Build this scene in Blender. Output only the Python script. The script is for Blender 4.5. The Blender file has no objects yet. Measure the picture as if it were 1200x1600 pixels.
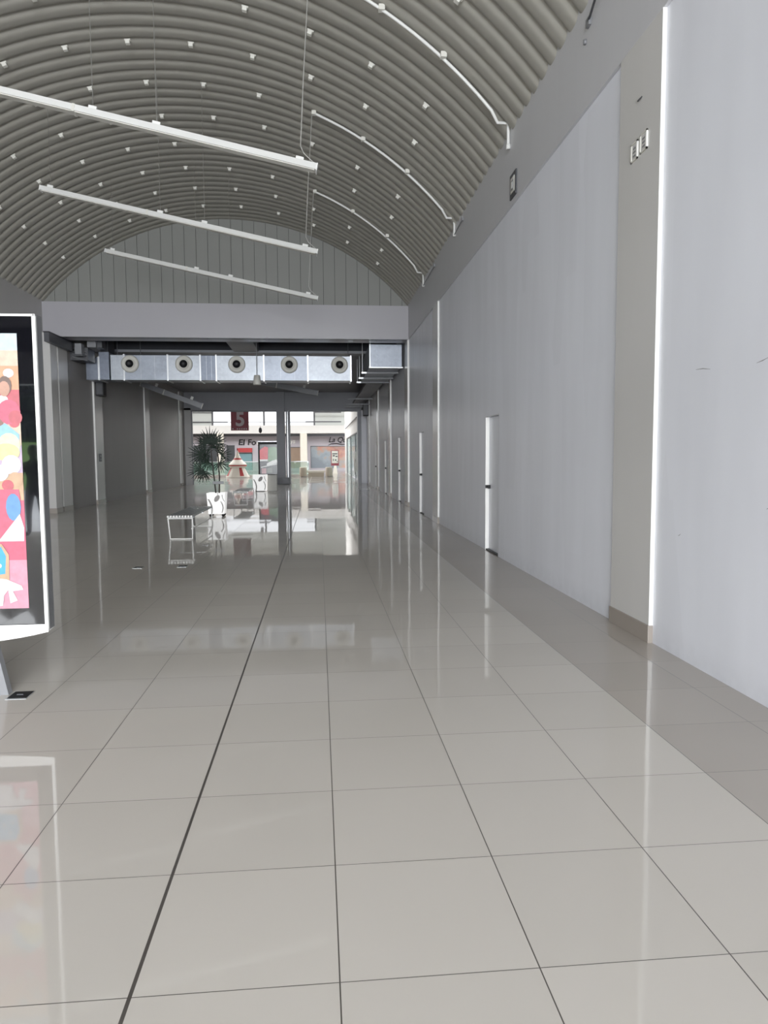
import bpy, bmesh, math, random
from mathutils import Vector, Matrix
random.seed(7)
S = bpy.context.scene
SKY_FAR, SKY_STREET, STREET_FILL, COURT_FILL, EXPO = .7, 4.2, 1850, 2500, 1.36
C = S.collection
PI = math.pi

# ------------------------------------------------------------------ materials
def nodes_of(m):
    m.use_nodes = True
    nt = m.node_tree
    return nt, nt.nodes, nt.links, nt.nodes['Principled BSDF']

def srgb(r, g, b):
    f = lambda c: (c/12.92 if c <= .04045 else ((c+.055)/1.055)**2.4)
    return (f(r/255), f(g/255), f(b/255), 1)

def mat(name, rgb, rough=.5, metal=0, var=.06, scale=3.0, spec=.5, emit=0, coat=0):
    m = bpy.data.materials.new(name)
    nt, N, L, b = nodes_of(m)
    col = srgb(*rgb)
    tc = N.new('ShaderNodeTexCoord'); nz = N.new('ShaderNodeTexNoise')
    nz.inputs['Scale'].default_value = scale; nz.inputs['Detail'].default_value = 4
    L.new(tc.outputs['Object'], nz.inputs['Vector'])
    mx = N.new('ShaderNodeMix'); mx.data_type = 'RGBA'
    mx.inputs[6].default_value = tuple(c*(1-var) for c in col[:3])+(1,)
    mx.inputs[7].default_value = tuple(min(1, c*(1+var)) for c in col[:3])+(1,)
    L.new(nz.outputs['Fac'], mx.inputs[0]); L.new(mx.outputs[2], b.inputs['Base Color'])
    b.inputs['Roughness'].default_value = rough; b.inputs['Metallic'].default_value = metal
    b.inputs['Specular IOR Level'].default_value = spec
    if coat:
        b.inputs['Coat Weight'].default_value = coat; b.inputs['Coat Roughness'].default_value = .05
    if emit:
        L.new(mx.outputs[2], b.inputs['Emission Color']); b.inputs['Emission Strength'].default_value = emit
    return m

def mnode(N, L, op, a, b=None, c=None):
    n = N.new('ShaderNodeMath'); n.operation = op
    for i, v in enumerate((a, b, c)):
        if v is None: continue
        if isinstance(v, (int, float)): n.inputs[i].default_value = v
        else: L.new(v, n.inputs[i])
    return n.outputs[0]

TX, TY, TS = -.5586, 1.9699, .6
def floor_mat(name, base, border=None, rough=.035, bx=1.8414, grout=.0022, wave=.012):
    m = bpy.data.materials.new(name)
    nt, N, L, b = nodes_of(m)
    tc = N.new('ShaderNodeTexCoord'); sp = N.new('ShaderNodeSeparateXYZ')
    L.new(tc.outputs['Object'], sp.inputs[0])
    X, Y = sp.outputs[0], sp.outputs[1]
    u = mnode(N, L, 'DIVIDE', mnode(N, L, 'SUBTRACT', X, TX), TS)
    v = mnode(N, L, 'DIVIDE', mnode(N, L, 'SUBTRACT', Y, TY), TS)
    def line(t, w):                                   # 1 on the joint
        d = mnode(N, L, 'ABSOLUTE', mnode(N, L, 'SUBTRACT', t, mnode(N, L, 'ROUND', t)))
        return mnode(N, L, 'LESS_THAN', d, w/TS)
    g = mnode(N, L, 'MAXIMUM', line(u, grout), line(v, grout*.75))
    wide = mnode(N, L, 'LESS_THAN', mnode(N, L, 'ABSOLUTE', mnode(N, L, 'SUBTRACT', X, TX)), .0062)
    g = mnode(N, L, 'MAXIMUM', g, wide)
    # tone of each tile
    cid = N.new('ShaderNodeCombineXYZ')
    L.new(mnode(N, L, 'FLOOR', u), cid.inputs[0]); L.new(mnode(N, L, 'FLOOR', v), cid.inputs[1])
    wn = N.new('ShaderNodeTexWhiteNoise'); wn.noise_dimensions = '2D'; L.new(cid.outputs[0], wn.inputs['Vector'])
    nz = N.new('ShaderNodeTexNoise'); nz.inputs['Scale'].default_value = .9; L.new(tc.outputs['Object'], nz.inputs['Vector'])
    tone = mnode(N, L, 'ADD', mnode(N, L, 'MULTIPLY', wn.outputs['Value'], .06), mnode(N, L, 'MULTIPLY', nz.outputs['Fac'], .1))
    tone = mnode(N, L, 'ADD', tone, .92)
    col = N.new('ShaderNodeMix'); col.data_type = 'RGBA'
    col.inputs[6].default_value = srgb(*base); col.inputs[7].default_value = srgb(*(border or base))
    L.new(mnode(N, L, 'GREATER_THAN', X, bx), col.inputs[0])
    vm = N.new('ShaderNodeVectorMath'); vm.operation = 'SCALE'
    L.new(col.outputs[2], vm.inputs[0]); L.new(tone, vm.inputs['Scale'])
    fin = N.new('ShaderNodeMix'); fin.data_type = 'RGBA'
    fin.inputs[7].default_value = srgb(58, 54, 50)
    L.new(vm.outputs[0], fin.inputs[6]); L.new(g, fin.inputs[0])
    L.new(fin.outputs[2], b.inputs['Base Color'])
    rr = mnode(N, L, 'ADD', mnode(N, L, 'MULTIPLY', g, .4), rough)
    L.new(rr, b.inputs['Roughness'])
    b.inputs['Specular IOR Level'].default_value = .5
    # every tile lies a hair out of level: offsets the reflections tile by tile
    geo = N.new('ShaderNodeNewGeometry')
    w2 = N.new('ShaderNodeTexWhiteNoise'); w2.noise_dimensions = '2D'; L.new(cid.outputs[0], w2.inputs['Vector'])
    off = N.new('ShaderNodeVectorMath'); off.operation = 'SUBTRACT'; off.inputs[1].default_value = (.5, .5, .5)
    L.new(w2.outputs['Color'], off.inputs[0])
    scl = N.new('ShaderNodeVectorMath'); scl.operation = 'SCALE'; scl.inputs['Scale'].default_value = wave*.35
    L.new(off.outputs[0], scl.inputs[0])
    ad = N.new('ShaderNodeVectorMath'); ad.operation = 'ADD'
    L.new(geo.outputs['Normal'], ad.inputs[0]); L.new(scl.outputs[0], ad.inputs[1])
    nm = N.new('ShaderNodeVectorMath'); nm.operation = 'NORMALIZE'; L.new(ad.outputs[0], nm.inputs[0])
    L.new(nm.outputs[0], b.inputs['Normal'])
    # a little haze over the polish: second, rougher gloss with the same colour
    b2 = N.new('ShaderNodeBsdfPrincipled'); L.new(fin.outputs[2], b2.inputs['Base Color']); b2.inputs['Roughness'].default_value = .32
    ms = N.new('ShaderNodeMixShader'); ms.inputs[0].default_value = .26
    L.new(b.outputs[0], ms.inputs[1]); L.new(b2.outputs[0], ms.inputs[2]); L.new(ms.outputs[0], N['Material Output'].inputs[0])
    return m

def wall_mat(name, rgb, rough=.38, dirt=True, blotch=.10):
    m = bpy.data.materials.new(name)
    nt, N, L, b = nodes_of(m)
    tc = N.new('ShaderNodeTexCoord'); sp = N.new('ShaderNodeSeparateXYZ'); L.new(tc.outputs['Object'], sp.inputs[0])
    # roller strokes: stretched upright, soft
    mp = N.new('ShaderNodeMapping'); mp.inputs['Scale'].default_value = (1.2, 1.6, .32)
    L.new(tc.outputs['Object'], mp.inputs[0])
    n1 = N.new('ShaderNodeTexNoise'); n1.inputs['Scale'].default_value = 1.6; n1.inputs['Detail'].default_value = 2
    L.new(mp.outputs[0], n1.inputs['Vector'])
    v1 = N.new('ShaderNodeTexVoronoi'); v1.feature = 'F1'; v1.distance = 'CHEBYCHEV'; v1.inputs['Scale'].default_value = .9
    L.new(mp.outputs[0], v1.inputs['Vector'])
    t = mnode(N, L, 'ADD', mnode(N, L, 'MULTIPLY', n1.outputs['Fac'], blotch), 1-blotch*.5)
    vs = N.new('ShaderNodeSeparateColor'); L.new(v1.outputs['Color'], vs.inputs[0])
    t = mnode(N, L, 'ADD', t, mnode(N, L, 'MULTIPLY', vs.outputs[0], blotch*.3))
    if dirt:
        n2 = N.new('ShaderNodeTexNoise'); n2.inputs['Scale'].default_value = 9; L.new(tc.outputs['Object'], n2.inputs['Vector'])
        low = N.new('ShaderNodeMapRange'); L.new(sp.outputs[2], low.inputs[0])
        low.inputs[1].default_value = 0; low.inputs[2].default_value = .22; low.inputs[3].default_value = 1; low.inputs[4].default_value = 0
        d = mnode(N, L, 'MULTIPLY', low.outputs[0], n2.outputs['Fac'])
        t = mnode(N, L, 'SUBTRACT', t, mnode(N, L, 'MULTIPLY', d, .2))
    vm = N.new('ShaderNodeVectorMath'); vm.operation = 'SCALE'
    vm.inputs[0].default_value = srgb(*rgb)[:3]; L.new(t, vm.inputs['Scale'])
    L.new(vm.outputs[0], b.inputs['Base Color'])
    b.inputs['Roughness'].default_value = rough
    return m

def duct_mat(name, rgb=(152, 157, 164)):
    m = bpy.data.materials.new(name)
    nt, N, L, b = nodes_of(m)
    tc = N.new('ShaderNodeTexCoord')
    v = N.new('ShaderNodeTexVoronoi'); v.inputs['Scale'].default_value = 14; L.new(tc.outputs['Object'], v.inputs['Vector'])
    n = N.new('ShaderNodeTexNoise'); n.inputs['Scale'].default_value = 2.2; L.new(tc.outputs['Object'], n.inputs['Vector'])
    s = N.new('ShaderNodeSeparateColor'); L.new(v.outputs['Color'], s.inputs[0])
    t = mnode(N, L, 'ADD', mnode(N, L, 'MULTIPLY', s.outputs[0], .12), mnode(N, L, 'MULTIPLY', n.outputs['Fac'], .35))
    t = mnode(N, L, 'ADD', t, .70)
    vm = N.new('ShaderNodeVectorMath'); vm.operation = 'SCALE'; vm.inputs[0].default_value = srgb(*rgb)[:3]
    L.new(t, vm.inputs['Scale']); L.new(vm.outputs[0], b.inputs['Base Color'])
    b.inputs['Metallic'].default_value = .75; b.inputs['Roughness'].default_value = .38
    return m

def mural_mat(name):
    m = bpy.data.materials.new(name)
    nt, N, L, b = nodes_of(m)
    tc = N.new('ShaderNodeTexCoord')
    n = N.new('ShaderNodeTexNoise'); n.inputs['Scale'].default_value = .8; n.inputs['Detail'].default_value = 6
    L.new(tc.outputs['Object'], n.inputs['Vector'])
    sp = N.new('ShaderNodeSeparateXYZ'); L.new(tc.outputs['Object'], sp.inputs[0])
    g = mnode(N, L, 'ADD', mnode(N, L, 'MULTIPLY', sp.outputs[0], .16), mnode(N, L, 'MULTIPLY', sp.outputs[2], .22))
    f = mnode(N, L, 'ADD', mnode(N, L, 'MULTIPLY', n.outputs['Fac'], 1.3), mnode(N, L, 'ADD', g, -.52))
    r = N.new('ShaderNodeValToRGB'); L.new(f, r.inputs[0])
    e = r.color_ramp.elements
    e[0].position = .15; e[0].color = srgb(96, 108, 120)
    e[1].position = .95; e[1].color = srgb(150, 110, 80)
    for p, c in ((.38, (128, 140, 148)), (.5, (150, 128, 112)), (.62, (178, 110, 80)), (.78, (150, 84, 66))):
        k = e.new(p); k.color = srgb(*c)
    L.new(r.outputs[0], b.inputs['Base Color']); b.inputs['Roughness'].default_value = .25
    return m

def glass_mat(name, rgb, alpha=.35, rough=.03):
    m = bpy.data.materials.new(name)
    nt, N, L, b = nodes_of(m)
    tc = N.new('ShaderNodeTexCoord'); n = N.new('ShaderNodeTexNoise'); n.inputs['Scale'].default_value = 2
    L.new(tc.outputs['Object'], n.inputs['Vector'])
    b.inputs['Base Color'].default_value = srgb(*rgb)
    a = mnode(N, L, 'ADD', mnode(N, L, 'MULTIPLY', n.outputs['Fac'], .1), alpha)
    L.new(a, b.inputs['Alpha']); b.inputs['Roughness'].default_value = rough
    return m

M = {}
M['floor'] = floor_mat('floor_tiles', (176, 170, 161), (150, 142, 134))
M['floor2'] = floor_mat('atrium_tiles', (112, 102, 95), None, rough=.05, wave=.05)
M['wall'] = wall_mat('painted_wall', (221, 223, 231), blotch=.17)
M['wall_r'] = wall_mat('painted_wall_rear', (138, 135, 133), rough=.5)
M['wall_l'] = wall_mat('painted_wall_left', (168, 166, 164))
M['pil'] = wall_mat('pilaster_paint', (196, 194, 191), rough=.25, dirt=False, blotch=.04)
M['edge'] = mat('white_gloss_and_lit_edge', (245, 244, 240), .25, var=.02)  # white parts, plus street light painted onto pilaster and door edges
M['beam'] = wall_mat('beam_paint', (190, 190, 193), dirt=False, blotch=.05)
M['beamw'] = wall_mat('beam_paint_pale', (162, 160, 165), dirt=False, blotch=.04)
M['vault'] = mat('vault_steel', (153, 150, 140), .55, var=.05, scale=.8)
M['gable'] = mat('gable_sheet', (122, 123, 118), .5, var=.04, scale=1)
M['groove'] = mat('groove_dark', (44, 44, 42), .7)
M['rear'] = mat('rear_ceiling_paint', (120, 122, 128), .6)
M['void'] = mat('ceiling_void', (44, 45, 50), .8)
M['lintel'] = mat('lintel_paint', (140, 142, 148), .5)
M['tilebase'] = mat('base_tile', (140, 131, 122), .2, var=.05)
M['white'] = mat('white_enamel', (232, 232, 228), .35, var=.03)
M['offwhite'] = mat('offwhite_plastic', (205, 203, 194), .5, var=.04)
M['lamp'] = mat('lamp_housing_white', (206, 206, 202), .4, var=.03)
M['thin'] = mat('thin_wire', (112, 111, 106), .5)
M['clip'] = mat('clip_zinc', (226, 224, 214), .5)
M['wire'] = mat('steel_wire', (176, 174, 168), .4, .3)
M['black'] = mat('black_plastic', (13, 13, 15), .5, spec=.25)
M['dark'] = mat('dark_grey_metal', (58, 59, 63), .45, .2)
M['grey'] = mat('mid_grey_metal', (120, 121, 124), .45, .2)
M['steel'] = mat('brushed_steel', (196, 198, 200), .3, .8)
M['duct'] = duct_mat('galvanised_sheet')
M['duct_b'] = duct_mat('galvanised_sheet_dull', (130, 136, 146))
M['duct_c'] = duct_mat('galvanised_sheet_blue', (104, 110, 122))
M['frame'] = mat('dark_window_frame', (72, 73, 77), .4, .3)
M['glossblack'] = mat('black_glass', (8, 8, 11), .015, spec=.9, coat=1)
M['pot'] = mat('white_pot_glow', (252, 251, 249), .3, var=.03, emit=.22)  # faint emission added to brighten the white pots in the dim hall
M['potgrey'] = mat('grey_leaf_print', (168, 163, 160), .4)
M['leaf'] = mat('palm_leaf', (30, 40, 33), .6, var=.25, scale=8, spec=.15)
M['trunk'] = mat('palm_cane', (46, 42, 38), .7, var=.2, scale=20)
M['soil'] = mat('soil', (60, 50, 42), .9, var=.3, scale=30)
M['maroon'] = mat('maroon_banner', (128, 48, 60), .6, var=.08)
M['fade'] = mat('pale_banner_print', (190, 176, 178), .6)
M['red'] = mat('red_fabric', (176, 44, 46), .6, var=.08)
M['cream'] = mat('cream_fabric', (240, 234, 222), .6, var=.04)
M['taupe'] = mat('taupe_seat', (196, 184, 166), .6)
M['glassg'] = glass_mat('green_tinted_glass', (150, 205, 188), .32)
M['film'] = glass_mat('milky_window_film', (176, 204, 200), .62, .12)
M['fascia'] = mat('white_fascia', (230, 229, 226), .6, var=.02)
M['corr'] = mat('pale_panel', (214, 219, 216), .5, var=.02)
M['lav'] = mat('lavender_plaster', (184, 178, 186), .7, var=.03)
M['mural'] = mural_mat('shop_mural')
M['tan'] = mat('tan_shutter', (152, 128, 108), .6, var=.2, scale=1.2)
M['shopdark'] = mat('shop_interior_dark', (58, 62, 66), .3)
M['teal'] = mat('teal_glass', (110, 150, 158), .2)
M['column'] = mat('cream_column', (232, 226, 212), .6)
M['pave'] = mat('pavement', (205, 205, 206), .8, var=.08, scale=.8)
M['grass'] = mat('lawn', (128, 168, 84), .9, var=.2, scale=2)
M['hedge'] = mat('dark_hedge', (42, 54, 48), .9, var=.4, scale=1.5)
M['skin'] = mat('skin_tone', (150, 112, 92), .5)
M['cloth'] = mat('dark_clothing', (30, 31, 36), .8)
M['hair'] = mat('dark_hair', (24, 20, 18), .6)

# ------------------------------------------------------------------ mesh builder
class MB:
    def __init__(s): s.v = []; s.f = []; s.mi = []; s.sm = []; s.mats = []
    def m(s, mt):
        if mt not in s.mats: s.mats.append(mt)
        return s.mats.index(mt)
    def add(s, vs, fs, mt, smooth=False):
        o = len(s.v); k = s.m(mt); s.v += [tuple(x) for x in vs]
        for f in fs: s.f.append([i+o for i in f]); s.mi.append(k); s.sm.append(smooth)
    def box(s, x0, x1, y0, y1, z0, z1, mt, bev=0):
        if bev:
            bm = bmesh.new()
            bmesh.ops.create_cube(bm, size=1)
            bmesh.ops.scale(bm, vec=(x1-x0, y1-y0, z1-z0), verts=bm.verts)
            bmesh.ops.translate(bm, vec=((x0+x1)/2, (y0+y1)/2, (z0+z1)/2), verts=bm.verts)
            bmesh.ops.bevel(bm, geom=bm.edges[:], offset=bev, segments=2, affect='EDGES', profile=.6)
            bm.verts.index_update()
            s.add([v.co[:] for v in bm.verts], [[v.index for v in f.verts] for f in bm.faces], mt)
            bm.free(); return
        vs = [(x, y, z) for x in (x0, x1) for y in (y0, y1) for z in (z0, z1)]
        s.add(vs, [(0, 1, 3, 2), (4, 6, 7, 5), (0, 4, 5, 1), (2, 3, 7, 6), (0, 2, 6, 4), (1, 5, 7, 3)], mt)
    def quad(s, a, b, c, d, mt): s.add([a, b, c, d], [(0, 1, 2, 3)], mt)
    def poly(s, pts, mt): s.add(pts, [list(range(len(pts)))], mt)
    def prism(s, pts, axis, a0, a1, mt):               # polygon in the other two axes, pushed along axis
        n = len(pts); vs = []
        for a in (a0, a1):
            for p in pts:
                q = [0, 0, 0]; o = [i for i in range(3) if i != axis]
                q[axis] = a; q[o[0]] = p[0]; q[o[1]] = p[1]; vs.append(q)
        fs = [list(range(n)), list(range(2*n-1, n-1, -1))] + [(i, (i+1) % n, n+(i+1) % n, n+i) for i in range(n)]
        s.add(vs, fs, mt)
    def tube(s, path, r, mt, n=8, cap=True):
        P = [Vector(p) for p in path]; R = r if isinstance(r, (list, tuple)) else [r]*len(P)
        vs = []; up = None
        for i, p in enumerate(P):
            t = (P[min(i+1, len(P)-1)]-P[max(i-1, 0)]).normalized()
            if up is None:
                up = Vector((0, 0, 1)) if abs(t.z) < .9 else Vector((1, 0, 0))
            a = t.cross(up).normalized(); b = a.cross(t).normalized(); up = b
            for k in range(n):
                th = 2*PI*k/n; vs.append(p+a*R[i]*math.cos(th)+b*R[i]*math.sin(th))
        fs = [(i*n+k, i*n+(k+1) % n, (i+1)*n+(k+1) % n, (i+1)*n+k) for i in range(len(P)-1) for k in range(n)]
        s.add(vs, fs, mt, True)
        if cap:
            s.add(vs[:n], [list(range(n))[::-1]], mt); s.add(vs[-n:], [list(range(n))], mt)
    def lathe(s, prof, c, mt, n=24, axis='z', smooth=True):    # prof = [(r, h)]
        vs = []
        for r, h in prof:
            for k in range(n):
                t = 2*PI*k/n
                vs.append((c[0]+r*math.cos(t), c[1]+r*math.sin(t), c[2]+h) if axis == 'z' else (c[0]+r*math.cos(t), c[1]+h, c[2]+r*math.sin(t)))
        fs = [(i*n+k, i*n+(k+1) % n, (i+1)*n+(k+1) % n, (i+1)*n+k) for i in range(len(prof)-1) for k in range(n)]
        s.add(vs, fs, mt, smooth)
    def build(s, name, parent=None, loc=None):
        me = bpy.data.meshes.new(name)
        vs = s.v if not loc else [(x-loc[0], y-loc[1], z-loc[2]) for x, y, z in s.v]
        me.from_pydata(vs, [], s.f)
        for mt in s.mats: me.materials.append(mt)
        for p, k, sm in zip(me.polygons, s.mi, s.sm): p.material_index = k; p.use_smooth = sm
        me.validate(); me.update()
        bm = bmesh.new(); bm.from_mesh(me); bmesh.ops.recalc_face_normals(bm, faces=bm.faces); bm.to_mesh(me); bm.free()
        o = bpy.data.objects.new(name, me); C.objects.link(o)
        if loc: o.location = loc
        if parent: o.parent = parent
        return o

def tag(o, label=None, cat=None, group=None, kind=None):
    if label: o['label'] = label
    if cat: o['category'] = cat
    if group: o['group'] = group
    if kind: o['kind'] = kind
    return o
def thing(name, label, cat, loc=(0, 0, 0), group=None):
    o = bpy.data.objects.new(name, None); C.objects.link(o); o.location = loc; o.empty_display_size = .1
    return tag(o, label, cat, group)
def part(mb, name, parent):                            # mesh given in world metres; parent is an unrotated Empty
    o = mb.build(name)
    l = parent.location if parent.parent is None else parent.location+parent.parent.location
    for v in o.data.vertices: v.co -= l
    o.parent = parent
    return o
def sub(mb, name, parent_part):                        # sub-part of a part
    o = mb.build(name); t = parent_part.parent.location if parent_part.parent else Vector()
    for v in o.data.vertices: v.co -= t
    o.parent = parent_part
    return o
def copy_tree(o, parent=None):
    c = o.copy(); C.objects.link(c); c.parent = parent
    for ch in list(o.children): copy_tree(ch, c)
    return c
def struct(mb, name, label, cat, parent=None):
    o = mb.build(name, parent); return tag(o, label, cat, kind='structure')
def text(body, name, parent, x, y, z, size, mt, shear=0, ext=.01, sx=1, bold=0):
    cu = bpy.data.curves.new(name, 'FONT'); cu.body = body; cu.size = size; cu.shear = shear; cu.extrude = ext
    cu.offset = bold; cu.align_x = 'LEFT'
    cu.materials.append(mt)
    tmp = bpy.data.objects.new('tmp', cu); C.objects.link(tmp)
    dg = bpy.context.evaluated_depsgraph_get(); dg.update()
    me = bpy.data.meshes.new_from_object(tmp.evaluated_get(dg)); bpy.data.objects.remove(tmp)
    if not me.materials: me.materials.append(mt)
    o = bpy.data.objects.new(name, me); C.objects.link(o)
    o.rotation_euler = (PI/2, 0, 0); o.scale = (sx, 1, 1)
    off = Vector()
    q = parent
    while q: off += q.location; q = q.parent
    o.location = Vector((x, y, z))-off; o.parent = parent
    return o

# ------------------------------------------------------------------ main dimensions (metres)
XR, XRP = 2.69, 2.66            # right wall, face of its pilasters and upper beam
XL = -7.64                      # left wall of the vaulted hall
XL2, XL2P = -7.30, -7.25        # left wall of the rear hall and its pilasters
YF, YB, YE = -6.0, 21.0, 40.0   # open street front, gable beam, end opening
ZB, ZS = 4.93, 5.89             # upper beam band
VCX, VR = -2.49, 6.78
VCZ = 8.27-VR
def vault(ang, off=0):
    a = math.radians(ang); r = VR-off
    return VCX+r*math.sin(a), VCZ+r*math.cos(a)

# ------------------------------------------------------------------ floor
mb = MB(); mb.quad((-8, YF, 0), (3, YF, 0), (3, YE, 0), (-8, YE, 0), M['floor'])
struct(mb, 'floor', 'polished cream floor tiles of the hall with a darker border strip', 'floor')
mb = MB(); mb.quad((-24, YE, -.001), (14, YE, -.001), (14, 78, -.001), (-24, 78, -.001), M['floor2'])
struct(mb, 'floor', 'brownish glossy floor tiles of the courtyard beyond the opening', 'floor')

# ------------------------------------------------------------------ right wall with recessed doors
doors = [(10.50, 11.32), (18.10, 18.90), (23.20, 24.0), (28.2, 29.0), (33.2, 34.0)]
DZ, DR = 2.14, .065
mb = MB()
ys = [YF]
for a, b in doors: ys += [a, b]
ys.append(YE)
for i in range(len(ys)-1):
    a, b = ys[i], ys[i+1]
    z0 = DZ if i % 2 else 0
    mb.quad((XR, a, z0), (XR, b, z0), (XR, b, 5.4), (XR, a, 5.4), M['wall'])
mb.box(XR+.2, XR+.3, YF, YE, 0, 6.2, M['wall'])
for a, b in doors:
    mb.quad((XR, a, 0), (XR+DR, a, 0), (XR+DR, a, DZ), (XR, a, DZ), M['wall'])
    mb.quad((XR, a, DZ), (XR+DR, a, DZ), (XR+DR, b, DZ), (XR, b, DZ), M['wall'])
    mb.quad((XR-.004, b-.001, 0), (XR+DR, b-.001, 0), (XR+DR, b-.001, DZ), (XR-.004, b-.001, DZ), M['edge'])  # far reveal painted white for the street light falling on it
# pen-thin scuffs in the paint
for (y, z, L_, t) in ((4.91, 2.135, .19, -.02), (4.2, 2.09, .12, .02), (4.05, 1.2, .05, .03), (5.1, .92, .04, .02)):
    mb.add([(XR-.001, y, z), (XR-.001, y-L_*.5, z+t*.3), (XR-.001, y-L_, z+t), (XR-.001, y-L_, z+t+.002), (XR-.001, y-L_*.5, z+t*.3+.006), (XR-.001, y, z+.002)],
           [(0, 1, 4, 5), (1, 2, 3, 4)], M['grey'])
struct(mb, 'wall_right', 'pale grey painted wall running the full length on the right', 'wall')

dl = ['recessed grey service door closest to the nearest pilaster on the long wall',
      'recessed service door just in front of the pilaster under the gable beam',
      'recessed service door first one beyond the gable beam',
      'recessed service door second one beyond the gable beam',
      'recessed service door third one beyond the gable beam, faint and narrow']
for i, (a, b) in enumerate(doors):
    mb = MB(); mb.box(XR+DR-.012, XR+DR+.03, a+.004, b-.006, .02, DZ-.004, M['wall'])
    mb.quad((XR-.001, a-.012, 0), (XR-.001, a, 0), (XR-.001, a, DZ), (XR-.001, a-.012, DZ), M['beam']); mb.quad((XR-.001, a-.012, DZ), (XR-.001, b, DZ), (XR-.001, b, DZ+.012), (XR-.001, a-.012, DZ+.012), M['beam'])
    d = struct(mb, 'door_%d' % (i+1), dl[i], 'door')
    mb = MB()
    mb.box(XR-.008, XR+DR-.012, b-.055, b-.004, 1.005, 1.055, M['black'], .006)
    mb.tube([(XR+.035, b-.05, 1.03), (XR+.035, b-.10, 1.03)], .014, M['black'])
    mb.box(XR+.01, XR+.052, b-.125, b-.10, 1.0, 1.06, M['black'], .006)
    mb.build('door_handle', d)
    mb = MB(); mb.box(XR+.004, XR+DR+.03, a+.004, b-.006, .0, .02, M['black']); mb.build('dark_gap', d)  # black strip standing in for the shade of the gap under the leaf

# upper beam band above the right wall, flush with the pilasters
mb = MB(); mb.box(XRP, XR+.25, YF, YB, ZB, ZS+.25, M['beam'])
struct(mb, 'beam', 'darker grey beam band along the top of the wall under the vault', 'beam')

pil_r = [(5.48, 6.24), (15.81, 16.53), (21.08, 21.85), (26.3, 27.05), (31.8, 32.55), (37.4, 38.1), (0.2, .95)]
pl = ['wide grey pilaster closest to the camera on the long wall, carrying two plates',
      'slim pilaster between the first and second doors of the long wall',
      'pilaster with its street-lit edge painted white, standing under the end of the gable beam',
      'pilaster first after the gable beam on the long wall, under the metal duct',
      'pilaster second after the gable beam on the long wall',
      'pilaster carrying the black speaker near the end opening',
      'pilaster outside the view beside the camera']
pil_r = pil_r[:-1]
k = 0
for (a, b), lab in zip(pil_r, pl):
    k += 1
    mb = MB()
    pr = XRP if a < 21 else XRP-.015
    top = ZB if a < 21 else 5.05
    mb.box(pr, XR+.01, a, b, 0, top, M['pil'])
    mb.box(pr-.002, XR+.008, a-.003, a, .14, top, M['edge'])  # near return painted white, as if lit from the street
    o = struct(mb, 'trim_%d' % k, lab, 'pilaster')
    mb = MB(); mb.box(pr-.012, XR+.01, a-.012, b+.012, 0, .145, M['tilebase'], .003); mb.build('pilaster_base', o)

# ------------------------------------------------------------------ left walls
mb = MB(); mb.box(XL-.25, XL, YF, YB+.5, 0, ZS+.25, M['wall_l'])
struct(mb, 'wall_left', 'grey painted wall behind the lit display on the left', 'wall')
mb = MB(); mb.box(XL2-.3, XL2, YB+.01, YE+1.2, 0, 5.75, M['wall_r'])
struct(mb, 'wall_left_rear', 'dark grey painted wall of the rear hall behind the bench', 'wall')
for (a, b, lab) in ((20.97, 21.72, 'pilaster at the corner behind the lit display on the dark wall'),
                    (24.1, 24.95, 'pilaster with the black speaker box and wall socket on the dark wall'),
                    (30.9, 31.7, 'pilaster third in line on the dark wall, without a speaker'),
                    (38.4, 39.0, 'pilaster last in line on the dark wall beside the palm')):
    k += 1
    mb = MB(); mb.box(XL2-.02, XL2P, a, b, 0, 4.95, M['pil'])
    mb.box(XL2-.02, XL2P+.002, a-.003, a, .14, 4.95, M['edge'])  # street light on the near side, painted as a white strip
    o = struct(mb, 'trim_%d' % k, lab, 'pilaster')
    mb = MB(); mb.box(XL2-.02, XL2P+.012, a-.012, b+.012, 0, .145, M['tilebase'], .003); mb.build('pilaster_base', o)
mb = MB(); mb.box(XL-.02, -7.22, 20.3, 20.78, 0, ZB, M['pil'])
k += 1
o = struct(mb, 'trim_%d' % k, 'pale square corner pier just past the lit display', 'pier')
mb = MB(); mb.box(XL-.02, -7.208, 20.288, 20.79, 0, .145, M['tilebase'], .003); mb.build('pilaster_base', o)

# ------------------------------------------------------------------ vault, gable, gable beam
mb = MB()
P = .3165; y0 = YF
NA, NS = 110, 10
amax = math.degrees(math.asin(5.33/VR))
nr = int((YB+.35-y0)/P)+1
rows = []
phase = (12.36-y0) % P
for r in range(nr):
    for s_ in range(NS):
        t = s_/NS
        y = y0+phase-P+(r+t)*P
        h = .06*(1-abs(2*t-1)**3.4)          # each trough bellies down into the room
        rows.append((y, h))
rows.append((y0+phase-P+nr*P, 0))
vs = []
for y, h in rows:
    for i in range(NA+1):
        a = -amax+2*amax*i/NA
        x, z = vault(a, h-.06); vs.append((x, y, z))
W = NA+1
fs = [(j*W+i, j*W+i+1, (j+1)*W+i+1, (j+1)*W+i) for j in range(len(rows)-1) for i in range(NA)]
mb.add(vs, fs, M['vault'], True)
o = struct(mb, 'ceiling', 'olive grey corrugated steel barrel vault over the hall', 'ceiling')

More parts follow.
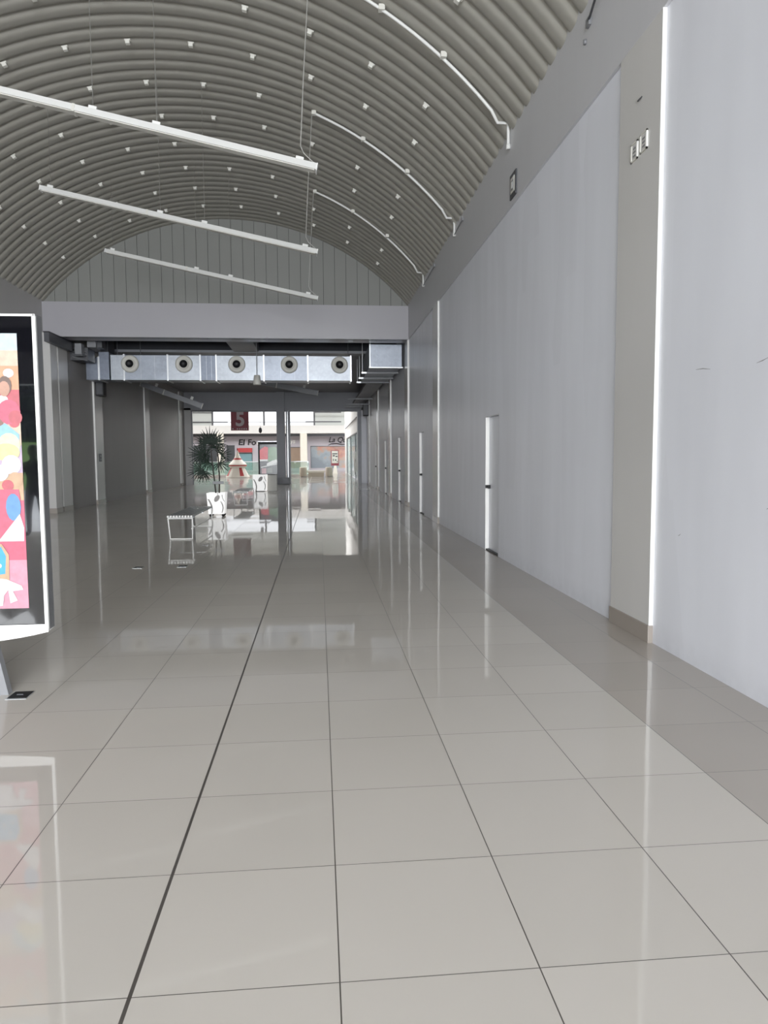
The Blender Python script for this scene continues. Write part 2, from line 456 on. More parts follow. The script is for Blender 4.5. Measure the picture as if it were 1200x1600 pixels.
mb = MB()                                           # gable of upright sheet panels
xs = []
x = XL
gy = YB+.12
pw = .327
n = int((XR-XL)/pw)+1
for i in range(n):
    a = XL+i*pw; b = min(a+pw-.012, XR)
    za = max(ZS, VCZ+math.sqrt(max(0, (VR+.1)**2-(a-VCX)**2))); zb = max(ZS, VCZ+math.sqrt(max(0, (VR+.1)**2-(b-VCX)**2)))
    mb.add([(a, gy, ZS-.02), (b, gy, ZS-.02), (b, gy, zb), (a, gy, za)], [(0, 1, 2, 3)], M['gable'])
    mb.add([(b, gy, ZS-.02), (b, gy+.03, ZS-.02), (b, gy+.03, zb), (b, gy, zb)], [(0, 1, 2, 3)], M['gable'])
    c = b+.012
    mb.add([(b, gy+.03, ZS-.02), (c, gy+.03, ZS-.02), (c, gy+.03, zb), (b, gy+.03, zb)], [(0, 1, 2, 3)], M['groove'])
mb.box(XL-.2, XR+.2, gy+.04, gy+.12, ZB, 8.6, M['groove'])
struct(mb, 'wall_gable', 'arched gable of upright grey sheet panels above the cross beam', 'wall')
mb = MB(); mb.box(XL, XRP, YB, YB+.72, ZB, ZS, M['beamw'])
struct(mb, 'beam', 'deep pale cross beam spanning the hall below the gable', 'beam')

mb = MB(); mb.box(XL-.5, XR+.5, -11, YF-.25, 6.9, 7.1, M['fascia'])  # unseen canopy added to keep high sky light off the near floor
struct(mb, 'ceiling', 'flat canopy added over the street entrance behind the camera to shade the floor', 'ceiling')
# entrance wall behind the camera: pier-less glazed front left open to the street
mb = MB()
mb.box(XL-.3, XR+.3, YF-.25, YF, 3.7, 4.2, M['dark'])
mb.box(XL-.3, XL+.2, YF-.25, YF, 0, 6, M['beam']); mb.box(XL-.3, -5.2, YF-.25, YF, 3.05, 8.2, M['dark']); mb.box(XR-.2, XR+.3, YF-.25, YF, 0, 6, M['beam'])  # dark left panel added to block bright sky from the display's reflection
struct(mb, 'wall_front', 'open street front of the hall behind the camera', 'wall')

# ------------------------------------------------------------------ rear hall: ceiling, beams, end lintel, post
mb = MB()
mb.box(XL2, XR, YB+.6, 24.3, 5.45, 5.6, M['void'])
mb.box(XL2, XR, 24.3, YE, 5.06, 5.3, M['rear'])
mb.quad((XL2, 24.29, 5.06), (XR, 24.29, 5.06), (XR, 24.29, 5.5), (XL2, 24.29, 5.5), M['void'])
struct(mb, 'ceiling', 'low dark grey ceiling of the rear hall behind the duct', 'ceiling')
mb = MB(); mb.box(-2.75, -1.95, YB+.72, 24.6, 5.0, 5.45, M['lintel'])
struct(mb, 'beam', 'short grey beam running back from the cross beam above the duct', 'beam')
mb = MB(); mb.box(XL2, XRP, 24.3, 24.9, 4.98, 5.06, M['lintel'])
struct(mb, 'beam', 'thin grey ceiling beam just behind the long metal duct', 'beam')
mb = MB(); mb.box(XL2, XR, YE, YE+.4, 4.09, 5.12, M['lintel'])
struct(mb, 'beam', 'grey lintel over the wide end opening', 'beam')
mb = MB(); mb.box(-2.29, -1.84, YE-.35, YE+.1, 0, 5.06, M['lintel'])
o = struct(mb, 'pillar', 'grey square pillar splitting the end opening in two', 'pillar')
mb = MB(); mb.box(-2.32, -1.60, YE-.38, YE+.13, 0, .36, M['dark'], .01); mb.build('pillar_base', o)
mb = MB(); mb.box(XL2, -6.95, YE, YE+.4, 0, 4.2, M['wall_l']); mb.box(2.4, XR+.2, YE, YE+.4, 0, 4.2, M['wall'])
struct(mb, 'wall_end', 'narrow jambs either side of the wide end opening', 'wall')
mb = MB()                                           # door frame of the opening
mb.box(-6.95, 2.4, YE+.05, YE+.15, 4.0, 4.09, M['frame'])
mb.box(-1.80, -1.55, YE+.05, YE+.15, 0, 4.0, M['frame'])
mb.box(-1.72, -1.69, YE+.04, YE+.05, 0, 4.0, M['steel'])
mb.box(2.2, 2.4, YE+.05, YE+.15, 0, 4.0, M['frame']); mb.box(2.16, 2.2, YE+.05, YE+.15, 0, 4.0, M['white'])
mb.box(-6.95, -6.88, YE+.05, YE+.15, 0, 4.0, M['grey'])
struct(mb, 'door_6', 'dark metal frame of the wide end opening', 'door frame')

# ------------------------------------------------------------------ suspended linear lights
RS = 1
def strip_light(Y, label, wires, xe=-4.83, ze=6.29, xr=.02, zr=5.285, grp='hanging light channels in the vault', rear=False):
    t = thing('linear_light', label, 'light', (xr, Y, zr), grp)
    d = Vector((xe-xr, 0, ze-zr)); L_ = d.length; d.normalize(); nrm = Vector((-d.z, 0, d.x))
    if nrm.z < 0: nrm = -nrm
    hs = 2.4 if rear else 1
    def pt(s_, h, y): return Vector((xr, Y+y, zr))+d*s_+nrm*h*hs
    def bar(mb, s0, s1, h0, h1, w, mt):
        vs = [pt(s_, h, y) for s_ in (s0, s1) for h in (h0, h1) for y in (-w, w)]
        mb.add(vs, [(0, 1, 3, 2), (4, 6, 7, 5), (0, 4, 5, 1), (2, 3, 7, 6), (0, 2, 6, 4), (1, 5, 7, 3)], mt)
    mb = MB(); bar(mb, 0, L_, -.035, .04, .075, M['lamp'] if not rear else M['grey'])
    body = part(mb, 'housing', t)
    mb = MB(); bar(mb, .02, L_-.02, -.045, -.035, .055, M['offwhite'] if not rear else M['grey']); part(mb, 'diffuser', t)
    for e in (-.012, L_):
        mb = MB(); bar(mb, e, e+.012, -.048, .045, .08, M['white']); part(mb, 'end_cap', t)
    mb = MB(); bar(mb, L_*.62, L_*.62+.035, -.05, .044, .08, M['offwhite']); part(mb, 'joint_sleeve', t)
    for x in wires:
        s_ = (x-xr)/d.x
        mb = MB(); bar(mb, s_-.05, s_+.05, .04, .095, .02, M['white'])
        hg = part(mb, 'hanger', t)
        p = pt(s_, .09, 0)
        zt = VCZ+math.sqrt(VR**2-(p.x-VCX)**2)-.0 if not rear else 5.06
        mb = MB()
        if not rear and x > -.5:
            px, pz = vault(21.3, .03)
            q = [(px, Y, pz), (p.x+.06, Y, p.z+1.0), (p.x+.01, Y, p.z+.14), (p.x+.05, Y, p.z+.05), (xr-.02, Y, zr+.06)]
            mb.tube(q, .0065, M['wire'], 6); part(mb, 'feed_cable', t)
        else:
            mb.tube([p, (p.x, Y, zt)], .0036, M['thin'], 6); part(mb, 'wire', t)
    return t
WX = (-4.69, -2.8, -2.02, -.21)
strip_light(9.65, 'long white hanging light channel nearest the camera, its far end cut by the frame', WX)
strip_light(13.5, 'long white hanging light channel, middle one of the three under the vault', WX)
strip_light(17.35, 'long white hanging light channel closest to the gable panels', WX)
strip_light(30, 'grey hanging channel sloping down steeply beside the dark wall', (-6.6, -5.2), -7.15, 4.52, -4.75, 3.62, 'hanging light channels in the rear hall', True)
strip_light(30.5, 'grey hanging channel below the duct and left of the pillar top', (-2.2, -.6), -2.75, 4.72, 0.0, 4.2, 'hanging light channels in the rear hall', True)

# ------------------------------------------------------------------ small clips under the ribs
def clip_mesh():
    mb = MB()
    mb.box(-.034, .034, -.034, .034, -.062, 0, M['clip'], .006)
    mb.box(-.048, .048, -.02, .02, -.008, .012, M['clip'])
    o = mb.build('ceiling_clip')
    return o
first = None
for r in range(-3, 7):
    Y = 12.36+1.265*r
    con = r in (-2, 1, 4)
    for a in (-38, -29.5, -21, -12.6, -4.2, 4.3, 12.8, 21.2, 29.7, 38.1):
        if con and a > 20: continue
        x, z = vault(a, 0)
        if (z-1.54)/Y > .63 or x/Y < -.47: continue
        if first is None: o = first = clip_mesh()
        else: o = first.copy(); C.objects.link(o)
        o.location = (x, Y, z); o.rotation_euler = (0, math.radians(a), 0)
        tag(o, 'small white square clip fixed to a rib of the vaulted ceiling', 'clip', 'clips on the ribs of the vault')

# ------------------------------------------------------------------ conduits on the vault
def conduit(Y, yend, label, tail):
    t = thing('conduit', label, 'conduit', (XRP-.03, yend, 5.74), 'white conduits curving down the vault')
    pts = []
    for i in range(25):
        a = 21.3+(46.2-21.3)*i/24
        x, z = vault(a, .045); pts.append((x, Y+(yend-Y)*(i/24)**2*.5, z))
    x, z = vault(47.6, .07); pts.append((x, Y+(yend-Y)*.7, z))
    pts.append((XRP-.045, yend-.02, 6.03)); pts.append((XRP-.03, yend, 5.93)); pts.append((XRP-.028, yend, 5.74))
    mb = MB(); mb.tube(pts, .021, M['white'], 10); part(mb, 'pipe', t)
    for a in (21.5, 29.9, 38.2):
        x, z = vault(a, 0); mb = MB(); mb.box(x-.04, x+.04, Y-.035, Y+.05, z-.075, z-.005, M['clip'], .006); part(mb, 'clip', t)
    mb = MB(); mb.lathe([(0, 0), (.03, 0), (.03, .06), (0, .06)], (XRP-.028, yend, 5.7), M['white'], 12); part(mb, 'end_fitting', t)
    if tail:
        mb = MB(); mb.tube([(XRP-.03, yend, 5.72), (XRP-.03, yend-.15, 5.735), (XRP-.02, tail, 5.775), (XRP-.01, tail-.08, 5.79)], .011, M['grey'], 6); part(mb, 'cable_tail', t)
        mb = MB(); mb.box(XRP-.03, XRP, tail-.1, tail-.04, 5.76, 5.82, M['grey'], .006); part(mb, 'wall_bracket', t)
conduit(9.66, 9.86, 'white conduit curving down the vault, the one nearest the camera', None)
conduit(13.5, 13.74, 'white conduit curving down the vault, the middle one', 13.1)
conduit(17.37, 17.8, 'white conduit curving down the vault, the one nearest the gable', 16.25)
t = thing('wall_bracket', 'thin dark rod and bolts on the beam at the top edge of the photo', 'bracket', (XRP, 6.98, 5.69))
mb = MB(); mb.tube([(XRP-.02, 6.98, 5.69), (XRP-.06, 6.7, 5.74), (XRP-.05, 6.3, 5.78)], .012, M['dark'], 6); part(mb, 'rod', t)
mb = MB(); mb.box(XRP-.03, XRP, 6.94, 7.03, 5.65, 5.73, M['grey'], .006); part(mb, 'plate', t)
mb = MB(); mb.lathe([(0, -.02), (.02, -.02), (.02, .02), (0, .02)], (XRP-.01, 7.08, 5.56), M['grey'], 10); part(mb, 'bolt', t)

# framed sign on the beam
t = thing('wall_sign', 'small square black-framed sign low on the beam band', 'sign', (XRP, 9.65, 4.98))
mb = MB(); mb.box(XRP-.02, XRP, 9.5, 9.8, 4.99, 5.31, M['dark'], .004); part(mb, 'frame', t)
mb = MB(); mb.box(XRP-.026, XRP-.019, 9.56, 9.74, 5.05, 5.25, M['offwhite']); f_ = part(mb, 'sign_face', t)
mb = MB(); mb.box(XRP-.031, XRP-.025, 9.60, 9.70, 5.08, 5.21, M['grey']); mb.box(XRP-.034, XRP-.03, 9.625, 9.675, 5.105, 5.185, M['white']); part(mb, 'symbol', t)
# electrical plates
for (a, lab) in ((5.69, 'white framed electrical plate on the near pilaster, the higher of the pair'), (5.86, 'white framed electrical plate on the near pilaster, the lower of the pair')):
    zo = 0 if a < 5.8 else -.01
    t = thing('electrical_plate', lab, 'plate', (XRP, a, 3.99), 'electrical plates on the near pilaster')
    mb = MB()
    mb.box(XRP-.012, XRP, a, a+.018, 3.985+zo, 4.135+zo, M['edge']); mb.box(XRP-.012, XRP, a+.112, a+.128, 3.985+zo, 4.135+zo, M['offwhite'])
    mb.box(XRP-.012, XRP, a, a+.128, 3.985+zo, 3.998+zo, M['offwhite']); mb.box(XRP-.012, XRP, a, a+.128, 4.122+zo, 4.135+zo, M['offwhite'])
    part(mb, 'frame', t)
    mb = MB(); mb.box(XRP-.006, XRP, a+.018, a+.112, 3.998+zo, 4.122+zo, M['pil'])
    for i in range(3): mb.box(XRP-.009, XRP-.005, a+.04, a+.085, 4.02+zo+i*.03, 4.033+zo+i*.03, M['grey'])
    part(mb, 'socket_face', t)
t = thing('wall_hook', 'tiny dark hook above the pair of plates on the near pilaster', 'hook', (XRP, 5.84, 4.43))
mb = MB(); mb.tube([(XRP, 5.87, 4.44), (XRP-.02, 5.85, 4.42), (XRP-.02, 5.83, 4.42), (XRP, 5.81, 4.44)], .006, M['dark'], 6); part(mb, 'wire', t)

# ------------------------------------------------------------------ air ducts
DY = 23.0
t = thing('air_duct', 'long galvanised metal duct with five round nozzles across the rear hall', 'duct', (-2.7, DY, 3.93))
segs = [(-6.40, -5.98), (-5.98, -4.66), (-4.66, -3.66), (-3.66, -3.17), (-3.17, -1.69), (-1.69, -.31), (-.31, 1.06)]
for i, (a, b) in enumerate(segs):
    mb = MB(); mb.box(a+.012, b-.012, DY, DY+.75, 3.94, 4.70, M[('duct', 'duct_b', 'duct', 'duct_c', 'duct', 'duct_b', 'duct')[i]])
    # cross-broken sheet: shallow standing creases on the face
    for q in (.38, .7): mb.box(a+(b-a)*q-.006, a+(b-a)*q+.006, DY-.006, DY, 3.95, 4.69, M['duct'])
    part(mb, 'duct_section', t)
    mb = MB(); mb.box(b-.02, b+.02, DY-.03, DY+.78, 3.91, 4.73, M['steel']); part(mb, 'flange', t)
for x in (-5.80, -4.16, -2.53, -.89, .70):
    c = (x, DY, 4.43)
    mb = MB(); mb.lathe([(.13, -.045), (.165, -.075), (.225, -.085), (.262, -.06), (.27, -.02), (.27, 0)], c, M['offwhite'], 32, 'y'); d_ = part(mb, 'diffuser', t)
    mb = MB(); mb.lathe([(.13, -.045), (.12, -.1), (.155, -.12), (.165, -.075)], c, M['offwhite'], 32, 'y'); sub(mb, 'inner_ring', d_)
    mb = MB(); mb.lathe([(0, -.05), (.125, -.05), (.125, -.1)], c, M['black'], 24, 'y'); sub(mb, 'throat', d_)
for x in (-6.2, -5.5, .98):
    mb = MB(); mb.tube([(x, DY+.1, 4.70), (x, DY+.1, 5.45)], .012, M['dark'], 6); part(mb, 'hanger_rod', t)
# tall elbow on the dark wall side
t = thing('air_duct', 'tall galvanised elbow box joined to the left end of the long duct', 'duct', (-6.8, DY, 3.93))
mb = MB(); mb.box(-7.12, -6.72, DY-.02, DY+.8, 3.94, 4.62, M['duct_c']); part(mb, 'duct_section', t)
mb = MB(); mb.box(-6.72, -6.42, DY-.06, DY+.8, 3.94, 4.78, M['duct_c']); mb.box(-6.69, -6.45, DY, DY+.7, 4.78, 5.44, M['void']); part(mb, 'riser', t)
mb = MB(); mb.box(-6.75, -6.70, DY-.09, DY+.82, 3.92, 4.64, M['steel']); part(mb, 'flange', t)
# duct along the right wall on brackets
t = thing('air_duct', 'galvanised duct running away along the wall on rail brackets', 'duct', (2.1, 22, 4.22))
mb = MB(); mb.box(1.60, 2.58, 22.0, 26.5, 4.26, 4.93, M['duct_b']); part(mb, 'duct_section', t)
mb = MB(); mb.box(1.57, 2.61, 21.97, 22.03, 4.22, 4.25, M['steel']); mb.box(1.585, 1.615, 21.98, 22.02, 4.25, 4.95, M['steel']); part(mb, 'end_flange', t)
for y in (23.3, 24.9, 26.3):
    mb = MB(); mb.box(1.42, 2.62, y, y+.07, 4.20, 4.25, M['grey']); mb.box(1.42, 1.58, y-.003, y, 4.20, 4.25, M['steel']); part(mb, 'bracket', t)
    for x in (1.45,):
        mb = MB(); mb.tube([(x, y+.035, 4.2), (x, y+.035, 5.06 if y > 24.3 else 5.45)], .014, M['steel'], 6); part(mb, 'hanger_rod', t)
t = thing('cable_tray', 'stack of dark cable trays high on the wall beyond the metal duct', 'tray', (2.2, 36, 3.9))
for i, (y, z) in enumerate(((34.5, 4.25), (36.2, 4.12), (38, 4.12))):
    mb = MB(); mb.box(1.45, 2.62, y, y+.1, z, z+.05, M['grey']); part(mb, 'bracket', t)
mb = MB(); mb.box(1.9, 2.55, 28, 39.5, 4.36, 4.48, M['dark']); part(mb, 'tray', t)

# equipment at the top of the dark wall
t = thing('louvre_box', 'grey air box with pale louvre slats high by the corner pier', 'vent', (-7.0, 22.2, 4.3))
mb = MB(); mb.box(-7.31, -6.78, 22.1, 22.75, 4.42, 4.78, M['dark']); part(mb, 'housing', t)
for i in range(4):
    mb = MB(); z = 4.45+i*.085
    mb.add([(-7.22, 22.08, z+.05), (-6.80, 22.08, z-.06), (-6.80, 22.05, z-.03), (-7.22, 22.05, z+.08)], [(0, 1, 2, 3)], M['grey']); part(mb, 'slat', t)
t = thing('junction_box', 'dark grey box under the cross beam beside the louvre box', 'box', (-6.85, 21.9, 4.62))
mb = MB(); mb.box(-6.8, -6.55, 22.1, 22.6, 4.80, 5.44, M['grey'], .01); part(mb, 'housing', t)
mb = MB(); mb.box(-6.55, -6.40, 22.2, 22.6, 4.8, 5.2, M['dark'], .01); part(mb, 'side_box', t)
t = thing('junction_box', 'mid grey flat box hung under the beam next to the corner pier', 'box', (-7.2, 21.8, 4.55))
mb = MB(); mb.box(-7.05, -6.86, 21.76, 22.04, 4.55, 4.86, M['grey'], .01); part(mb, 'housing', t)
mb = MB(); mb.box(-7.06, -6.83, 21.76, 22.05, 4.5, 4.55, M['dark'], .005); part(mb, 'base_plate', t)
t = thing('cable_tray', 'dark cable channel at the top of the corner pier', 'tray', (-7.15, 20.3, 4.6))
mb = MB(); mb.box(-7.22, -7.09, 19.9, 21.75, 4.62, 4.86, M['dark']); part(mb, 'tray', t)
mb = MB(); mb.box(-7.235, -7.075, 19.88, 21.77, 4.86, 4.885, M['black']); part(mb, 'cover', t)
t = thing('ceiling_lamp', 'small pale conical lamp hanging under the middle of the duct', 'lamp', (-1.92, 22.9, 3.78))
mb = MB(); mb.lathe([(0, .30), (.09, .30), (.125, .02), (.11, 0), (0, .01)], (-1.9, 22.85, 3.78), M['offwhite'], 20); part(mb, 'lamp_shade', t)
mb = MB(); mb.tube([(-1.9, 22.85, 4.08), (-1.9, 22.85, 5.45)], .012, M['grey'], 6); part(mb, 'rod', t)
# speakers
t = thing('speaker', 'black box speaker on the second pilaster of the dark wall', 'speaker', (-7.2, 24.4, 3.55))
mb = MB(); mb.box(-7.25, -7.0, 24.25, 24.62, 3.55, 4.12, M['black'], .02); part(mb, 'cabinet', t)
mb = MB(); mb.box(-7.22, -7.03, 24.235, 24.252, 3.6, 4.07, M['dark']); part(mb, 'grille', t)
t = thing('speaker', 'black box speaker on the last pilaster near the end opening', 'speaker', (2.6, 37.7, 3.6))
mb = MB(); mb.box(2.35, 2.655, 37.5, 37.85, 3.62, 4.28, M['black'], .02); part(mb, 'cabinet', t)
mb = MB(); mb.box(2.38, 2.6, 37.485, 37.502, 3.68, 4.22, M['dark']); part(mb, 'grille', t)
t = thing('wall_socket', 'small dark switch plate halfway up the speaker pilaster on the dark wall', 'socket', (XL2P, 24.4, 1.4))
mb = MB(); mb.box(XL2P, XL2P+.02, 24.35, 24.62, 1.40, 1.66, M['dark'], .004); part(mb, 'plate', t)
mb = MB(); mb.box(XL2P+.018, XL2P+.03, 24.44, 24.53, 1.44, 1.5, M['grey']); mb.box(XL2P+.018, XL2P+.03, 24.44, 24.53, 1.55, 1.61, M['grey']); part(mb, 'switch', t)

# ------------------------------------------------------------------ lit display at the left
SY = 4.70
t = thing('display_totem', 'tall lit advertising display with white frame cut by the frame edge', 'display', (-2.32, SY, 0))
X0, X1, Z0, Z1 = -2.89, -1.752, .43, 2.432
mb = MB()
mb.box(X0, X1, SY+.012, SY+.10, Z0, Z1, M['grey']); part(mb, 'back_case', t)
mb = MB()
w = .021
mb.box(X1-w, X1, SY-.01, SY+.10, Z0, Z1, M['edge'], .004); mb.box(X0, X0+w, SY-.01, SY+.10, Z0, Z1, M['edge'], .004)
mb.box(X0, X1, SY-.01, SY+.10, Z1-.014, Z1, M['edge'], .004)
part(mb, 'frame', t)
mb = MB(); mb.box(X0+w, X1-w, SY-.002, SY+.012, Z0+.035, Z1-.014, M['glossblack']); part(mb, 'screen_glass', t)
mb = MB()                                            # bowed white sill under the glass
n = 14; lo = []; hi = []
for i in range(n+1):
    u = i/n; x = X0+(X1-X0)*u; b_ = 1-(2*u-1)**2
    lo.append((x, SY-.012-.05*b_, Z0-.012-.055*b_)); hi.append((x, SY-.012, Z0+.038))
for i in range(n):
    mb.quad(lo[i], lo[i+1], hi[i+1], hi[i], M['edge'])
    mb.quad((lo[i][0], SY+.1, Z0), (lo[i+1][0], SY+.1, Z0), lo[i+1], lo[i], M['edge'])
part(mb, 'sill', t)
mb = MB()
mb.prism([(-2.62, 0), (-2.03, 0), (-2.07, .2), (-2.12, .43), (-2.52, .43), (-2.58, .2)], 1, SY+.02, SY+.08, M['grey'])
part(mb, 'foot', t)
# printed poster, colours in flat patches
def pm(name, rgb, e=0): return mat(name, tuple(int(c*.80) for c in rgb), .4, var=.3, scale=22, emit=e)
PC = {n_: pm('poster_'+n_, c) for n_, c in dict(sky=(206, 222, 232), peach=(238, 206, 178), orange=(232, 164, 120), yellow=(244, 226, 150), hair=(112, 84, 72), face=(206, 150, 126),
      redd=(206, 84, 96), brown=(150, 106, 92), cyan=(150, 206, 230), lime=(232, 234, 190), white=(240, 238, 242), pink=(232, 150, 172), rose=(214, 88, 116), blue=(92, 150, 210), bright=(64, 176, 226), sand=(214, 170, 130), lilac=(204, 178, 206)).items()}
px0, px1, pz0, pz1 = X0+.105, -1.868, .575, 2.312
mb = MB(); yy = SY-.004
layer = [0]
def PX(x, z, k=0): return (px0+(px1-px0)*x, yy-.00012*layer[0], pz0+(pz1-pz0)*z)
def pp(pts, c, k=1):
    layer[0] += 1; mb.poly([PX(x, z, k) for x, z in pts], PC[c])
def blob(x, z, rx, rz, c, k=2, n=14): pp([(x+rx*math.cos(2*PI*i/n), z+rz*math.sin(2*PI*i/n)) for i in range(n)], c, k)
bands = [(1, .94, 'sky'), (.94, .885, 'peach'), (.885, .80, 'orange'), (.80, .69, 'redd'), (.69, .60, 'peach'), (.60, .50, 'lilac'), (.50, .40, 'sand'), (.40, .18, 'rose'), (.18, 0, 'pink')]
for a, b, c in bands: pp([(0, b), (1, b), (1, a), (0, a)], c, 0)
rnd = random.Random(3)
for i in range(26):                                   # loose confetti of the crowd
    blob(rnd.random()*.95+.02, .66+.22*rnd.random(), .035, .016, rnd.choice(['redd', 'brown', 'peach', 'orange', 'white', 'sky']), 1)
for x in (.12, .40, .66, .93):                        # little faces with hair and shirts
    blob(x, .72, .075, .045, rnd.choice(['redd', 'rose', 'brown']), 2); blob(x-.02, .815, .045, .034, 'hair', 3); blob(x-.025, .803, .036, .028, 'face', 4)
blob(.97, .70, .045, .026, 'redd', 3); blob(.86, .655, .05, .024, 'brown', 3)
pp([(.78, .64), (.9, .68), (.99, .64), (.99, .575), (.78, .575)], 'cyan', 3); blob(.92, .60, .075, .045, 'lime', 4); blob(.90, .575, .09, .032, 'yellow', 5)
blob(.93, .53, .065, .035, 'white', 4); blob(.95, .475, .05, .028, 'sand', 5); blob(.85, .50, .06, .03, 'white', 5); blob(.90, .455, .04, .02, 'redd', 6)
pp([(.80, .44), (.97, .44), (.98, .40), (.80, .40)], 'rose', 2)
blob(.93, .375, .05, .05, 'blue', 3); pp([(.82, .25), (.99, .25), (.995, .30), (.97, .35)], 'white', 4)
pp([(.72, .24), (.84, .24), (.885, .20), (.88, .10), (.72, .09)], 'sand', 4); pp([(.70, .23), (.835, .23), (.865, .195), (.855, .13), (.70, .12)], 'bright', 5)
for x, z in ((.80, .20), (.82, .16), (.76, .17)): blob(x, z, .014, .008, 'white', 6)
pp([(.70, .12), (.86, .11), (.96, .085), (.97, .07), (.9, .065), (.93, .03), (.88, .02), (.87, .07), (.84, .05), (.83, .012), (.70, -.0)], 'white', 6)
blob(.35, .33, .2, .12, 'blue', 3); blob(.3, .12, .2, .06, 'yellow', 3); pp([(.1, .3), (.2, .45), (.3, .3)], 'white', 4)
po = part(mb, 'poster', t)

# ------------------------------------------------------------------ floor sockets
for (x, y, lab) in ((-1.95, 4.70, 'square black floor socket beside the foot of the lit display'), (-2.53, 10.1, 'square black floor socket in front of the bench, on the display side'), (-1.93, 10.13, 'square black floor socket in front of the bench, on the palm side')):
    t = thing('floor_socket', lab, 'socket', (x, y, 0), 'floor sockets')
    mb = MB(); mb.box(x-.065, x+.065, y-.075, y+.075, 0, .003, M['steel']); part(mb, 'rim', t)
    mb = MB(); mb.box(x-.058, x+.06, y-.06, y+.07, .003, .005, M['black']); lid = part(mb, 'lid', t)
    mb = MB(); mb.tube([(x-.02, y, .007), (x+.02, y, .007)], .005, M['dark'], 6); sub(mb, 'pull', lid)

# ------------------------------------------------------------------ benches
def bench(x0, x1, y0, y1, label):
    t = thing('bench', label, 'bench', (x0, y0, 0), 'slatted metal benches')
    h = .45
    n = 9; wS = (x1-x0)/n
    mb = MB()
    for i in range(n):
        mb.box(x0+i*wS+.011, x0+(i+1)*wS-.011, y0, y1, h-.035, h, M['steel'])
    for i in range(n):                                # pale capped slat ends
        mb.box(x0+i*wS+.009, x0+(i+1)*wS-.009, y0-.006, y0, h-.037, h+.001, M['edge'])
    for y in (y0+.15, (y0+y1)/2, y1-.15): mb.box(x0, x1, y-.02, y+.02, h-.05, h-.036, M['steel'])
    part(mb, 'seat', t)
    for y in (y0+.03, y1-.03):
        mb = MB(); r = .0135
        mb.tube([(x0+.02, y, h-.05), (x0+.055, y, .012), (x1-.02, y, .012), (x1-.015, y, h-.05)], r, M['edge'], 8)
        mb.tube([(x0+.02, y, h-.055), (x1-.015, y, h-.055)], r, M['edge'], 8); part(mb, 'leg_frame', t)
    mb = MB(); mb.tube([(x1-.03, y0+.03, .2), (x1-.03, y1-.03, .2)], .012, M['edge'], 8); part(mb, 'stretcher', t)
bench(-2.83, -2.35, 13.45, 15.95, 'slatted metal bench with white legs in front of the palm pot')
bench(-2.72, -2.25, 22.7, 25.0, 'slatted metal bench farther back between the two white pots')

# ------------------------------------------------------------------ palm in the patterned pot
px, py = -2.64, 18.72
t = thing('potted_palm', 'fan palm in a square white pot with grey leaf print on castors', 'plant', (px, py, 0))
def square_pot(x, y, w0, w1, z0, z1, print_=True):
    mb = MB()
    vs = []
    for w, z in ((w0, z0), (w1, z1), (w1-.03, z1), (w1-.04, z1-.06)):
        vs += [(x-w, y-w, z), (x+w, y-w, z), (x+w, y+w, z), (x-w, y+w, z)]
    fs = [(0, 3, 2, 1)]
    for l in range(3):
        for i in range(4): fs.append((l*4+i, l*4+(i+1) % 4, l*4+4+(i+1) % 4, l*4+4+i))
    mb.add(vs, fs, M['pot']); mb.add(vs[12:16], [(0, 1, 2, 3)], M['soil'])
    if print_:
        H = z1-z0
        def face(u, v):                               # point on the front face
            w = w0+(w1-w0)*v; return (x-w+2*w*u, y-w-.003, z0+H*v)
        def ell(u, v, ru, rv, rot, n=18):
            c, s_ = math.cos(rot), math.sin(rot)
            mb.poly([face(u+ru*math.cos(2*PI*i/n)*c-rv*math.sin(2*PI*i/n)*s_, v+ru*math.cos(2*PI*i/n)*s_+rv*math.sin(2*PI*i/n)*c) for i in range(n)], M['potgrey'])
        ell(.56, .74, .20, .12, .75)
        for k_, (a, b, c, d, e) in enumerate(((.74, .60, .82, .06, .07), (.82, .92, .97, .58, .05), (.02, .72, .16, .0, .10))):
            L_ = [face(min(1, max(0, a+(c-a)*s_+.10*math.sin(PI*s_)*(1 if k_ != 1 else -.4))), b+(d-b)*s_) for s_ in [i/8 for i in range(9)]]
            R_ = [face(min(1, max(0, a+(c-a)*s_+.10*math.sin(PI*s_)*(1 if k_ != 1 else -.4)+e)), b+(d-b)*s_) for s_ in [i/8 for i in range(9)]]
            for i in range(8): mb.quad(L_[i], L_[i+1], R_[i+1], R_[i], M['potgrey'])
    return mb
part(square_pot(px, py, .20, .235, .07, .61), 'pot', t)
for dx, dy in ((-.15, -.15), (.16, -.15), (-.15, .15), (.16, .15)):
    mb = MB(); mb.lathe([(0, -.02), (.034, -.02), (.034, .02), (0, .02)], (px+dx, py+dy, .034), M['black'], 14, 'y'); mb.box(px+dx-.012, px+dx+.012, py+dy-.025, py+dy+.025, .03, .075, M['black']); part(mb, 'castor', t)
canes = [[(px-.02, py, .5), (px-.05, py-.02, .9), (px-.10, py, 1.4), (px-.14, py+.02, 1.85)], [(px+.05, py+.03, .5), (px+.07, py+.03, 1.0), (px+.05, py+.04, 1.5), (px-.0, py+.03, 1.95)]]
for c in canes:
    mb = MB(); mb.tube(c, [.022, .02, .018, .014], M['trunk'], 8); part(mb, 'trunk', t)
